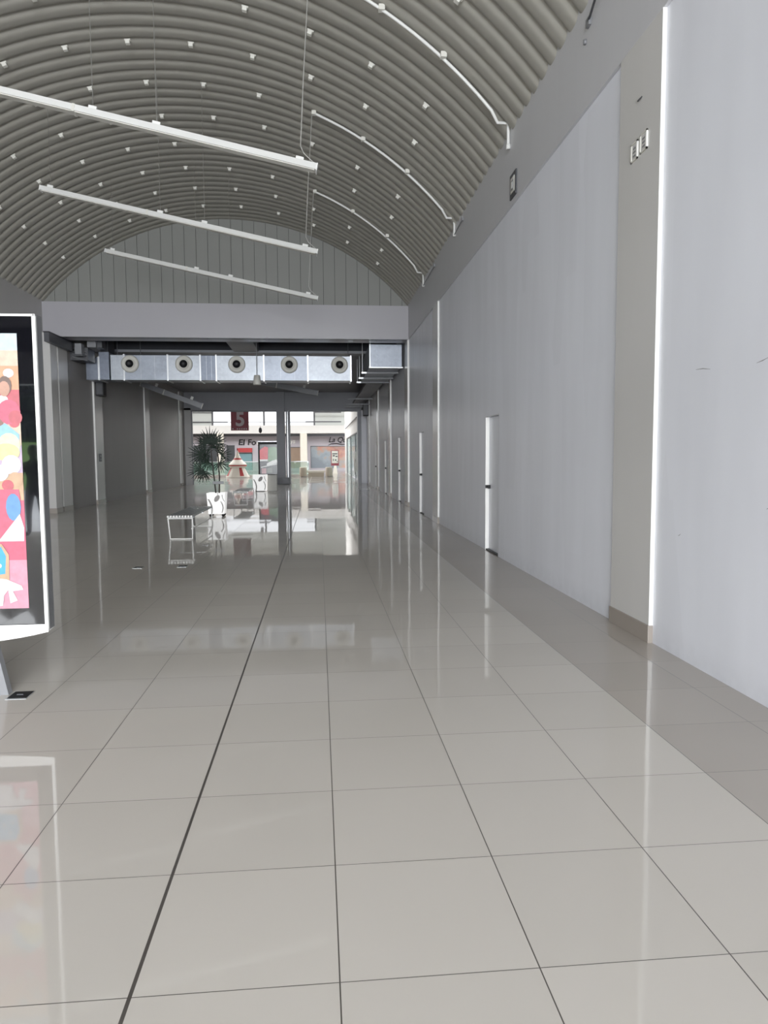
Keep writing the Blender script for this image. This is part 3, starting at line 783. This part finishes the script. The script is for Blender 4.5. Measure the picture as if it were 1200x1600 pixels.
def fan(root, tip_dir, stalk, R_, nleaf, spread, seed):
    rn = random.Random(seed); mb = MB()
    d = Vector(tip_dir).normalized(); p0 = Vector(root); p1 = p0+d*stalk
    mb.tube([p0, p0+(p1-p0)*.5+Vector((0, 0, .03)), p1], [.008, .007, .005], M['leaf'], 6)
    side = d.cross(Vector((0, 1, .15))).normalized(); nrm = side.cross(d).normalized()
    for i in range(nleaf):
        a = math.radians(-spread+2*spread*i/(nleaf-1)+rn.uniform(-4, 4))
        v = d*math.cos(a)+side*math.sin(a); L_ = R_*(1-.22*abs(a)/2.2)*rn.uniform(.88, 1.08)
        wv = v.cross(nrm).normalized()*.0145
        dr = Vector((0, 0, -.03*L_))+nrm*rn.uniform(-.06, .06)
        a0, a1, a2 = p1, p1+v*L_*.55+dr*.3, p1+v*L_+dr
        mb.add([a0-wv*.4, a0+wv*.4, a1+wv, a2+wv*.25, a2-wv*.25, a1-wv], [(0, 1, 2, 5), (5, 2, 3, 4)], M['leaf'])
    return mb
fans = [((px-.14, py, 1.84), (0, -.1, .8), .06, .42, 19, 112), ((px-.10, py, 1.82), (.5, 0, .4), .12, .34, 13, 90), ((px-.14, py, 1.80), (-.5, .1, .35), .12, .36, 13, 90), ((px-.12, py, 1.76), (.05, .3, .8), .10, .38, 15, 105),
        ((px-.12, py, 1.55), (-.6, -.1, .1), .26, .38, 18, 128), ((px-.12, py, 1.5), (-.5, .2, .25), .18, .34, 15, 120), ((px-.10, py, 1.40), (-.5, -.15, -.35), .36, .36, 18, 128), ((px-.10, py, 1.35), (-.45, .1, -.5), .30, .30, 14, 115),
        ((px+.03, py, 1.55), (.3, -.1, .12), .12, .30, 15, 115), ((px+.02, py, 1.45), (.28, .1, -.3), .10, .30, 13, 110), ((px-.02, py, 1.7), (.1, .2, .2), .08, .34, 15, 120),
        ((px-.12, py, 1.45), (-.2, -.2, -.1), .10, .32, 15, 128)]
for i, f_ in enumerate(fans): part(fan(*f_, seed=i), 'frond', t)
mb = MB(); mb.box(px-.07, px+.21, py-.25, py-.235, .84, .915, M['grey'], .004); mb.tube([(px+.05, py-.24, .55), (px+.05, py-.24, .85)], .008, M['grey'], 6); part(mb, 'name_plate', t)

# second and third pots farther back
t = thing('planter', 'square white pot with grey leaf print standing near the pillar', 'planter', (-2.6, 31.8, 0))
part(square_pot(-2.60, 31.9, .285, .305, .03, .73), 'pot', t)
mb = MB()
mb.box(-2.8, -2.4, 31.7, 32.1, 0, .03, M['black']); part(mb, 'base_plate', t)
t = thing('planter', 'plain grey square pot beside the white pot, in front of the pillar', 'planter', (-2.05, 31.8, 0))
mbp = MB(); mbp.box(-2.26, -1.86, 31.75, 32.15, .02, .72, M['offwhite'], .01); part(mbp, 'pot', t)
mb = MB(); mb.box(-2.24, -1.88, 31.77, 32.13, .72, .735, M['soil']); part(mb, 'soil', t)

# ------------------------------------------------------------------ hanging banner with number
t = thing('banner', 'maroon hanging banner with a large pale number 5', 'banner', (-4.3, 40.6, 3.0))
mb = MB(); mb.box(-4.87, -3.88, 40.6, 40.62, 2.99, 4.12, M['maroon']); part(mb, 'sheet', t)
text('5', 'number', t, -4.62, 40.59, 3.27, 1.06, M['fade'], 0, .004, 1, .03)
mb = MB()
for i in range(7):
    if i == 1: continue
    mb.box(-4.8+i*.125, -4.8+i*.125+.07, 40.592, 40.598, 3.05, 3.12, M['fade'])
part(mb, 'small_print', t)
mb = MB(); mb.tube([(-4.9, 40.61, 4.12), (-3.85, 40.61, 4.12)], .02, M['steel'], 8); part(mb, 'rail', t)
t = thing('pendant_lamp', 'small dark oval pendant hanging on a thin cord beyond the banner', 'lamp', (-3.6, 45, 3.0))
mb = MB(); mb.lathe([(0, 0), (.08, .04), (.11, .16), (.09, .29), (.03, .36), (0, .36)], (-3.6, 45, 2.98), M['dark'], 16); part(mb, 'shade', t)
mb = MB(); mb.tube([(-3.6, 45, 3.33), (-3.6, 45, 7.0)], .008, M['grey'], 6); part(mb, 'cord', t)

# ------------------------------------------------------------------ courtyard: second display
t = thing('display_totem', 'black landscape display with red and green picture beside the pillar', 'display', (-2.95, 44, 0))
mb = MB(); mb.box(-3.68, -2.24, 44, 44.14, .33, 2.42, M['black'], .02); part(mb, 'frame', t)
mb = MB(); mb.box(-3.70, -2.22, 43.99, 44.15, 2.42, 2.46, M['steel']); part(mb, 'top_rail', t)
mb = MB(); mb.box(-3.6, -2.32, 44.0, 44.16, 0, .33, M['dark'], .02); part(mb, 'foot', t)
mb = MB(); yy2 = 43.993
Q = lambda x, z, k=0: (-3.58+1.25*x, yy2-.001*k, .45+1.82*z)
DC = {n_: mat('screen_'+n_, c, .15, var=.15, scale=5, emit=.15) for n_, c in dict(red=(214, 78, 90), green=(104, 140, 106), dull=(120, 124, 124), white=(230, 232, 232), dark=(84, 84, 92), pink=(190, 150, 158)).items()}
def qp(pts, c, k): mb.poly([Q(x, z, k) for x, z in pts], DC[c])
qp([(0, 0), (1, 0), (1, 1), (0, 1)], 'dark', 0); qp([(.40, .42), (1, .52), (1, .86), (.7, .92), (.42, .90)], 'green', 1)
qp([(0, .5), (.38, .5), (.40, .90), (.25, .93), (.08, .86), (0, .8)], 'red', 2); qp([(.0, .44), (.38, .44), (.38, .5), (.0, .5)], 'white', 3)
qp([(.33, .28), (1, .42), (1, .50), (.6, .46), (.33, .36)], 'white', 3); qp([(.05, .22), (1, .36), (1, .39), (.05, .25)], 'white', 4)
qp([(.08, .02), (.3, .02), (.3, .2), (.08, .2)], 'pink', 3); qp([(.34, .05), (.6, .05), (.6, .24), (.34, .2)], 'dull', 3)
part(mb, 'screen', t)

# tent-shaped kiosk, red and white
t = thing('kiosk', 'red and cream striped tent-top kiosk with a pointed roof', 'kiosk', (-5.95, 53, 0))
kx, ky = -5.95, 53.2
mb = MB(); nS = 24
prof = [(.03, 1.98), (.07, 1.86), (.15, 1.62), (.24, 1.44)]
mb.lathe(prof, (kx, ky, 0), M['cream'], nS)
mb.lathe([(.24, 1.44), (.33, 1.30)], (kx, ky, 0), M['red'], nS)
mb.lathe([(.33, 1.30), (.48, 1.14), (.62, 1.0)], (kx, ky, 0), M['cream'], nS); part(mb, 'roof', t)
mb = MB(); mb.lathe([(.62, 1.0), (.66, .97), (.66, .93)], (kx, ky, 0), M['cream'], nS); mb.lathe([(.66, .93), (.655, .84)], (kx, ky, 0), M['red'], nS); mb.lathe([(.655, .84), (.62, .75), (.55, .73)], (kx, ky, 0), M['cream'], nS); part(mb, 'valance', t)
mb = MB(); mb.lathe([(0, 2.22), (.02, 2.16), (.045, 2.06), (.03, 1.98)], (kx, ky, 0), M['red'], 12); part(mb, 'finial', t)
mb = MB(); nb = 16
for i in range(nb):
    a0, a1 = 2*PI*i/nb-.1, 2*PI*(i+1)/nb-.1
    c = M['red'] if i % 4 == 1 else M['cream']
    mb.add([(kx+.50*math.cos(a0), ky+.50*math.sin(a0), .74), (kx+.50*math.cos(a1), ky+.50*math.sin(a1), .74), (kx+.82*math.cos(a1), ky+.82*math.sin(a1), .12), (kx+.82*math.cos(a0), ky+.82*math.sin(a0), .12)], [(0, 1, 2, 3)], c)
part(mb, 'skirt', t)
mb = MB(); mb.lathe([(.86, 0), (.86, .12), (0, .12)], (kx, ky, 0), M['cream'], nS); part(mb, 'base', t)

# glass balustrade, seats
t = thing('balustrade', 'green tinted glass balustrade across the courtyard behind the kiosk', 'balustrade', (-5, 55, 0))
mb = MB(); mb.box(-11, -.8, 55, 55.25, 0, .16, M['fascia']); part(mb, 'kerb', t)
for i in range(6):
    a = -11+i*1.7; mb = MB(); mb.box(a+.02, a+1.68, 55.11, 55.13, .16, 1.12, M['glassg']); part(mb, 'glass_panel', t)
mb = MB(); mb.box(-11, -.8, 55.09, 55.15, 1.12, 1.16, M['steel']); part(mb, 'handrail', t)
mb = MB(); mb.box(-.84, -.78, 55.0, 57, .0, 1.12, M['glassg']); part(mb, 'end_panel', t)
for i, x in enumerate((-1.18, .75)):
    t = thing('planter_tub', 'beige round tub at the %s of the low bench' % ('display end' if i == 0 else 'poster-stand end'), 'tub', (x, 53.5, 0), 'beige round tubs by the low bench')
    mb = MB(); mb.lathe([(0, .0), (.25, .0), (.27, .1), (.265, .66), (.23, .71), (0, .71)], (x, 53.5, 0), M['taupe'], 24); part(mb, 'tub', t)
    mb = MB(); mb.lathe([(.28, .0), (.28, .05), (.24, .05)], (x, 53.5, 0), M['tilebase'], 24); part(mb, 'base_ring', t)
t = thing('low_bench', 'long cream bench between the two beige tubs', 'bench', (-.2, 53.7, 0))
mb = MB(); mb.box(-.85, .43, 53.75, 54.2, .30, .46, M['cream'], .02); part(mb, 'seat', t)
mb = MB(); mb.box(-.8, .38, 53.8, 54.15, 0, .30, M['taupe']); part(mb, 'base', t)
t = thing('poster_stand', 'red framed poster on a cream stand in front of the mural shop', 'sign', (1.4, 62, 0))
mb = MB(); mb.box(1.06, 1.74, 62, 62.08, .70, 2.04, M['maroon'], .01); part(mb, 'frame', t)
mb = MB(); mb.box(1.13, 1.67, 61.985, 62.0, .92, 1.97, M['offwhite'])
for (a, b, c, d) in ((1.17, 1.62, 1.68, 1.78), (1.2, 1.4, 1.5, 1.62), (1.45, 1.63, 1.45, 1.56), (1.22, 1.3, 1.1, 1.3), (1.4, 1.52, 1.12, 1.26), (1.56, 1.63, 1.0, 1.1)): mb.box(a, b, 61.98, 61.99, c, d, M['dark'])
part(mb, 'poster', t)
mb = MB(); mb.prism([(1.2, 0), (1.62, 0), (1.52, .7), (1.32, .7)], 1, 62, 62.1, M['cream']); part(mb, 'stand', t)

# ------------------------------------------------------------------ courtyard wall at the right with filmed windows
mb = MB()
mb.box(2.45, 2.75, YE+.4, 62.5, 3.05, 8.5, M['fascia']); mb.box(2.32, 2.8, 62.0, 63.0, 0, 8.5, M['fascia']); mb.box(2.45, 2.8, YE+.4, 42, 0, 3.05, M['fascia'])
struct(mb, 'wall_courtyard', 'white courtyard wall above the filmed shop windows', 'wall')
mb = MB()
mb.box(2.5, 2.52, 42, 62, .05, 3.0, M['film'])
o = struct(mb, 'window_1', 'tall shop window covered by wrinkled milky green film', 'window')
mb = MB()
for y in (42, 48, 55, 61.9): mb.box(2.44, 2.52, y, y+.1, 0, 3.05, M['frame'])
mb.box(2.44, 2.52, 42, 62, 3.0, 3.08, M['frame']); mb.build('window_frame', o)
mb = MB()
for k_ in range(7):
    y = 43+k_*.9+.2*(k_ % 2)
    mb.tube([(2.47, y+1.1, .3+.15*(k_ % 3)), (2.46, y+.5, 1.0+.1*(k_ % 2)), (2.47, y, 1.7+.12*(k_ % 4))], [.02, .06, .02], M['white'], 6)
mb.build('paint_strokes', o)
mb = MB(); mb.tube([(2.35, 44, 3.9), (2.35, 61.9, 3.9)], .05, M['grey'], 8)
o = tag(mb.build('pipe'), 'grey pipe running along the white courtyard wall above the film', 'pipe')

# ------------------------------------------------------------------ facing shops
FY = 75.0
mb = MB()
mb.box(-24, 10, FY-2.0, FY+.3, 3.86, 4.66, M['fascia'])
mb.box(-24, 10, FY, FY+.3, 6.35, 9.0, M['corr'])
mb.box(-24, -10.85, FY, FY+.2, 4.66, 6.35, M['corr']); mb.box(-.4, 10, FY, FY+.2, 4.66, 6.35, M['corr'])
mb.box(-24, 10, FY+4, FY+4.2, 0, 3.86, M['lav'])
struct(mb, 'wall_back', 'white upper facade of the facing shops with bright clerestory gaps', 'wall')
mb = MB()
for x in (-10.85, -5.6, -.42): mb.box(x-.09, x+.09, FY-.05, FY+.1, 4.66, 6.4, M['frame'])
mb.box(-13.2, -10.85, FY-.15, FY-.05, 6.0, 6.09, M['frame']); mb.box(-13.2, -9.3, FY-.15, FY-.05, 5.02, 5.14, M['frame'])
mb.box(-9.3, -.4, FY, FY+.08, 5.04, 5.10, M['grey'])
struct(mb, 'window_2', 'row of bright clerestory openings with dark bars above the shops', 'window')
t = thing('linear_light', 'dark horizontal light bar across the pale panel, lower of two', 'light', (.5, FY-1, 5.05), 'dark light bars above the mural shop')
mb = MB(); mb.box(-1.3, 2.35, FY-1.5, FY-1.38, 4.98, 5.10, M['frame']); part(mb, 'housing', t)
t = thing('linear_light', 'dark horizontal light bar across the pale panel, upper of two', 'light', (1, FY-1, 6.0), 'dark light bars above the mural shop')
mb = MB(); mb.box(-.4, 2.35, FY-1.5, FY-1.38, 5.95, 6.07, M['frame']); part(mb, 'housing', t)
for x0, x1, lab in ((-10.15, -9.5, 'cream round-edged column between the first shop and the red-awning shop'), (-1.86, -1.15, 'cream column between the grille shop and the mural shop')):
    mb = MB(); mb.box(x0, x1, FY-2.3, FY-1.7, 0, 3.86, M['column'], .08); struct(mb, 'pillar', lab, 'column')

def shop(x0, x1, label, openings, z1=3.86):
    """wall with openings cut out of it: list of (x0, x1, z0, z1, material, name)"""
    t = thing('shop_front', label, 'shop', ((x0+x1)/2, FY, 0), 'shop fronts across the courtyard')
    xs = sorted({x0, x1, *[o_[0] for o_ in openings], *[o_[1] for o_ in openings]}); zs = sorted({0, z1, *[o_[2] for o_ in openings], *[o_[3] for o_ in openings]})
    mb = MB()
    for i in range(len(xs)-1):
        for j in range(len(zs)-1):
            cx_, cz_ = (xs[i]+xs[i+1])/2, (zs[j]+zs[j+1])/2
            if any(o_[0] < cx_ < o_[1] and o_[2] < cz_ < o_[3] for o_ in openings): continue
            mb.quad((xs[i], FY, zs[j]), (xs[i+1], FY, zs[j]), (xs[i+1], FY, zs[j+1]), (xs[i], FY, zs[j+1]), M['lav'])
    mb.box(x0, x1, FY-.25, FY, 3.62, 3.86, M['frame'])
    part(mb, 'wall_panel', t)
    for a, b, c, d, mt, nm in openings:
        mb = MB(); mb.box(a, b, FY+.06, FY+.1, c, d, mt); w_ = part(mb, nm, t)
        mb = MB(); e = .06
        mb.box(a, a+e, FY-.02, FY+.08, c, d, M['frame']); mb.box(b-e, b, FY-.02, FY+.08, c, d, M['frame']); mb.box(a, b, FY-.02, FY+.08, d-e, d, M['frame'])
        sub(mb, 'frame', w_)
    return t
t = shop(-14, -9.85, 'first shop with a black sign board, half hidden by the palm', [(-12.9, -10.2, .1, 2.7, M['shopdark'], 'display_window')])
mb = MB(); mb.box(-12.2, -10.3, FY-.1, FY, 2.86, 3.42, M['black']); sb = part(mb, 'sign_board', t)
text('NICOS', 'lettering', t, -12.0, FY-.12, 2.98, .42, M['offwhite'])
t = shop(-9.85, -1.5, 'shop with red awning panel and lettered sign behind the kiosk', [(-9.5, -8.65, .1, 2.72, M['shopdark'], 'display_window'), (-8.25, -6.85, .1, 1.9, M['teal'], 'display_window'), (-6.15, -5.3, .1, 2.45, M['shopdark'], 'door_leaf'), (-3.1, -1.8, .3, 2.5, M['tan'], 'roller_shutter')])
mb = MB(); mb.box(-8.3, -6.85, FY-.3, FY, 1.98, 2.42, M['red']); part(mb, 'awning', t)
text('El', 'lettering', t, -8.3, FY-.06, 2.74, .82, M['black'], .12, .02, 1.15, .02)
text('Fo', 'lettering', t, -7.35, FY-.06, 2.74, .82, M['black'], .12, .02, 1.05, .02)
text('c', 'lettering', t, -6.42, FY-.06, 2.74, .82, M['white'], .12, .02, 1.1, .02)
text('ys', 'lettering', t, -2.95, FY-.06, 2.9, .62, M['white'], .2, .02, 1, .02)
t = shop(-1.5, 3.6, 'shop with script lettering and a wide orange and blue mural window', [(-.85, 3.5, .28, 2.6, M['mural'], 'mural_window')])
text('La Qu', 'lettering', t, 1.02, FY-.06, 2.98, .78, M['black'], .3, .02, .95, .012)
mb = MB()
pts = [(.98, 2.66), (1.3, 2.80), (1.9, 2.84), (2.4, 2.74), (3.0, 2.78)]
mb.tube([(a, FY-.05, b) for a, b in pts], [.02, .05, .06, .05, .03], M['black'], 6); part(mb, 'underline', t)

# unseen closed roof and side walls, added to keep sky light off the courtyard
mb = MB(); mb.box(-24, 14, YE+.4, FY+5, 9.0, 9.2, M['fascia']); mb.box(-24.2, -24, YE, FY+5, 0, 9.2, M['fascia']); mb.box(14, 14.2, YE, FY+5, 0, 9.2, M['fascia'])
struct(mb, 'ceiling', 'unseen white roof and side walls added to dim the courtyard beyond the opening', 'ceiling')
mb = MB(); mb.box(-24, XL2, YE, YE+.4, 0, 9, M['fascia']); mb.box(XL2, 14, YE+.1, YE+.4, 5.12, 9, M['fascia'])
struct(mb, 'wall_courtyard_near', 'plain outer wall of the hall facing the courtyard', 'wall')

# ------------------------------------------------------------------ street side behind the camera (mirrored in the lit display's glass)
mb = MB(); mb.quad((-40, YF, -.002), (40, YF, -.002), (40, -60, -.002), (-40, -60, -.002), M['pave'])
struct(mb, 'pavement', 'pale street pavement behind the camera', 'pavement')
mb = MB(); mb.prism([(-26, 0), (-33, 2.4), (-34.5, 2.45), (-34.5, 0)], 0, -40, -4, M['grass'])
tag(mb.build('grass_bank'), 'green lawn bank mirrored in the glass of the lit display', 'lawn', kind='stuff')
mb = MB(); nx, nz = 60, 10; rn = random.Random(5); vs = []
for j in range(nz+1):
    for i in range(nx+1):
        vs.append((-40+36*i/nx+rn.uniform(-.3, .3), -36.6+rn.uniform(-1.2, .6), 2.9+(5.3+rn.uniform(-.6, .8))*j/nz if j else 0))
W = nx+1
mb.add(vs, [(j*W+i, j*W+i+1, (j+1)*W+i+1, (j+1)*W+i) for j in range(nz) for i in range(nx)], M['hedge'])
tag(mb.build('treeline'), 'dark row of trees mirrored in the glass of the lit display', 'trees', kind='stuff')

# person standing at the street front
def person(loc, rz):
    t = thing('person', 'person in dark clothing standing, mirrored in the display glass', 'person', loc)
    J = [((0, 0, .95), .14), ((0, 0, 1.15), .125), ((0, 0, 1.38), .15), ((0, 0, 1.50), .06), ((0, .01, 1.58), .085), ((0, .015, 1.68), .095),
         ((.19, 0, 1.41), .06), ((.24, .03, 1.15), .045), ((.26, .12, .95), .035), ((.26, .16, .88), .04),
         ((-.19, 0, 1.41), .06), ((-.27, .0, 1.14), .045), ((-.28, .1, .92), .035), ((-.28, .12, .84), .04),
         ((.10, 0, .88), .10), ((.13, .03, .50), .065), ((.15, 0, .09), .045), ((.16, .14, .04), .04),
         ((-.10, 0, .88), .10), ((-.12, .05, .50), .065), ((-.14, .0, .09), .045), ((-.15, .14, .04), .04)]
    E = [(0, 1), (1, 2), (2, 3), (3, 4), (4, 5), (2, 6), (6, 7), (7, 8), (8, 9), (2, 10), (10, 11), (11, 12), (12, 13), (0, 14), (14, 15), (15, 16), (16, 17), (0, 18), (18, 19), (19, 20), (20, 21)]
    me = bpy.data.meshes.new('body'); me.from_pydata([j[0] for j in J], E, [])
    o = bpy.data.objects.new('body', me); C.objects.link(o); o.parent = t
    sk = o.modifiers.new('skin', 'SKIN'); ss = o.modifiers.new('sub', 'SUBSURF'); ss.levels = ss.render_levels = 2
    for v, j in zip(me.skin_vertices[0].data, J): v.radius = (j[1], j[1])
    me.skin_vertices[0].data[0].use_root = True
    me.materials.append(M['cloth'])
    mb = MB(); mb.lathe([(0, 1.80), (.07, 1.785), (.105, 1.72), (.108, 1.66), (.10, 1.60)], (0, 0, 0), M['hair'], 16); h = mb.build('hair'); h.parent = t
    t.rotation_euler = (0, 0, rz)
person((-5.55, -5.1, 0), 0)

# ------------------------------------------------------------------ light, world, camera
w = bpy.data.worlds.new('overcast'); S.world = w; w.use_nodes = True
nt = w.node_tree; N, L = nt.nodes, nt.links
bg = N['Background']
tc = N.new('ShaderNodeTexCoord'); sp = N.new('ShaderNodeSeparateXYZ'); L.new(tc.outputs['Generated'], sp.inputs[0])
r = N.new('ShaderNodeValToRGB'); L.new(sp.outputs[2], r.inputs[0])
r.color_ramp.elements[0].position = 0; r.color_ramp.elements[0].color = (.95, .97, 1, 1)
r.color_ramp.elements[1].position = .8; r.color_ramp.elements[1].color = (.82, .90, 1, 1)
L.new(r.outputs[0], bg.inputs['Color'])
# overcast sky, far brighter on the street side where the sun stands behind the cloud
mr = N.new('ShaderNodeMapRange'); mr.interpolation_type = 'SMOOTHSTEP'; L.new(sp.outputs[1], mr.inputs[0])
mr.inputs[1].default_value = .15; mr.inputs[2].default_value = -.75; mr.inputs[3].default_value = SKY_FAR; mr.inputs[4].default_value = SKY_STREET
L.new(mr.outputs[0], bg.inputs['Strength'])

def area(name, loc, rot, sx, sy, watts, col):
    li = bpy.data.lights.new(name, 'AREA'); li.shape = 'RECTANGLE'; li.size = sx; li.size_y = sy; li.energy = watts; li.color = col
    o = bpy.data.objects.new(name, li); C.objects.link(o); o.location = loc; o.rotation_euler = rot
area('street_fill_lamp', (-.2, -14, 2.9), (PI/2, 0, 0), 11, 5.4, STREET_FILL, (.93, .96, 1))  # added fill lamp behind the camera, standing in for daylight from the street
area('courtyard_fill_lamp', (-5, 60, 8.9), (0, 0, 0), 30, 8, COURT_FILL, (1, 1, 1))  # added fill lamp under the closed roof, in place of a skylight
def portal(loc, rot, sx, sy):
    li = bpy.data.lights.new('portal', 'AREA'); li.shape = 'RECTANGLE'; li.size = sx; li.size_y = sy; li.cycles.is_portal = True
    o = bpy.data.objects.new('portal', li); C.objects.link(o); o.location = loc; o.rotation_euler = rot
portal((-2.49, YF-.05, 4.1), (PI/2, 0, 0), 10.6, 8.4)
portal((-2.3, YE+.3, 2.1), (-PI/2, 0, 0), 9.6, 4.0)

cam = bpy.data.cameras.new('camera'); co = bpy.data.objects.new('camera', cam); C.objects.link(co)
cam.sensor_fit = 'VERTICAL'; cam.sensor_height = 36; cam.lens = 36*1109.97/1600
cam.clip_start = .05; cam.clip_end = 400
pi_, ya, ro = .0790832, .0908696, .0062189
f = Vector((math.sin(ya)*math.cos(pi_), math.cos(ya)*math.cos(pi_), -math.sin(pi_)))
r0 = Vector((math.cos(ya), -math.sin(ya), 0)); d0 = f.cross(r0)
rr = r0*math.cos(ro)+d0*math.sin(ro); dd = -r0*math.sin(ro)+d0*math.cos(ro)
mw = Matrix((( rr.x, -dd.x, -f.x, 0), (rr.y, -dd.y, -f.y, 0), (rr.z, -dd.z, -f.z, 1.53734), (0, 0, 0, 1)))
co.matrix_world = mw
S.camera = co
S.view_settings.view_transform = 'Standard'
S.view_settings.exposure = EXPO; S.view_settings.gamma = 1.2
S.cycles.max_bounces = 10; S.cycles.diffuse_bounces = 6; S.cycles.glossy_bounces = 5
S.cycles.use_denoising = True
S.cycles.caustics_reflective = False; S.cycles.caustics_refractive = False
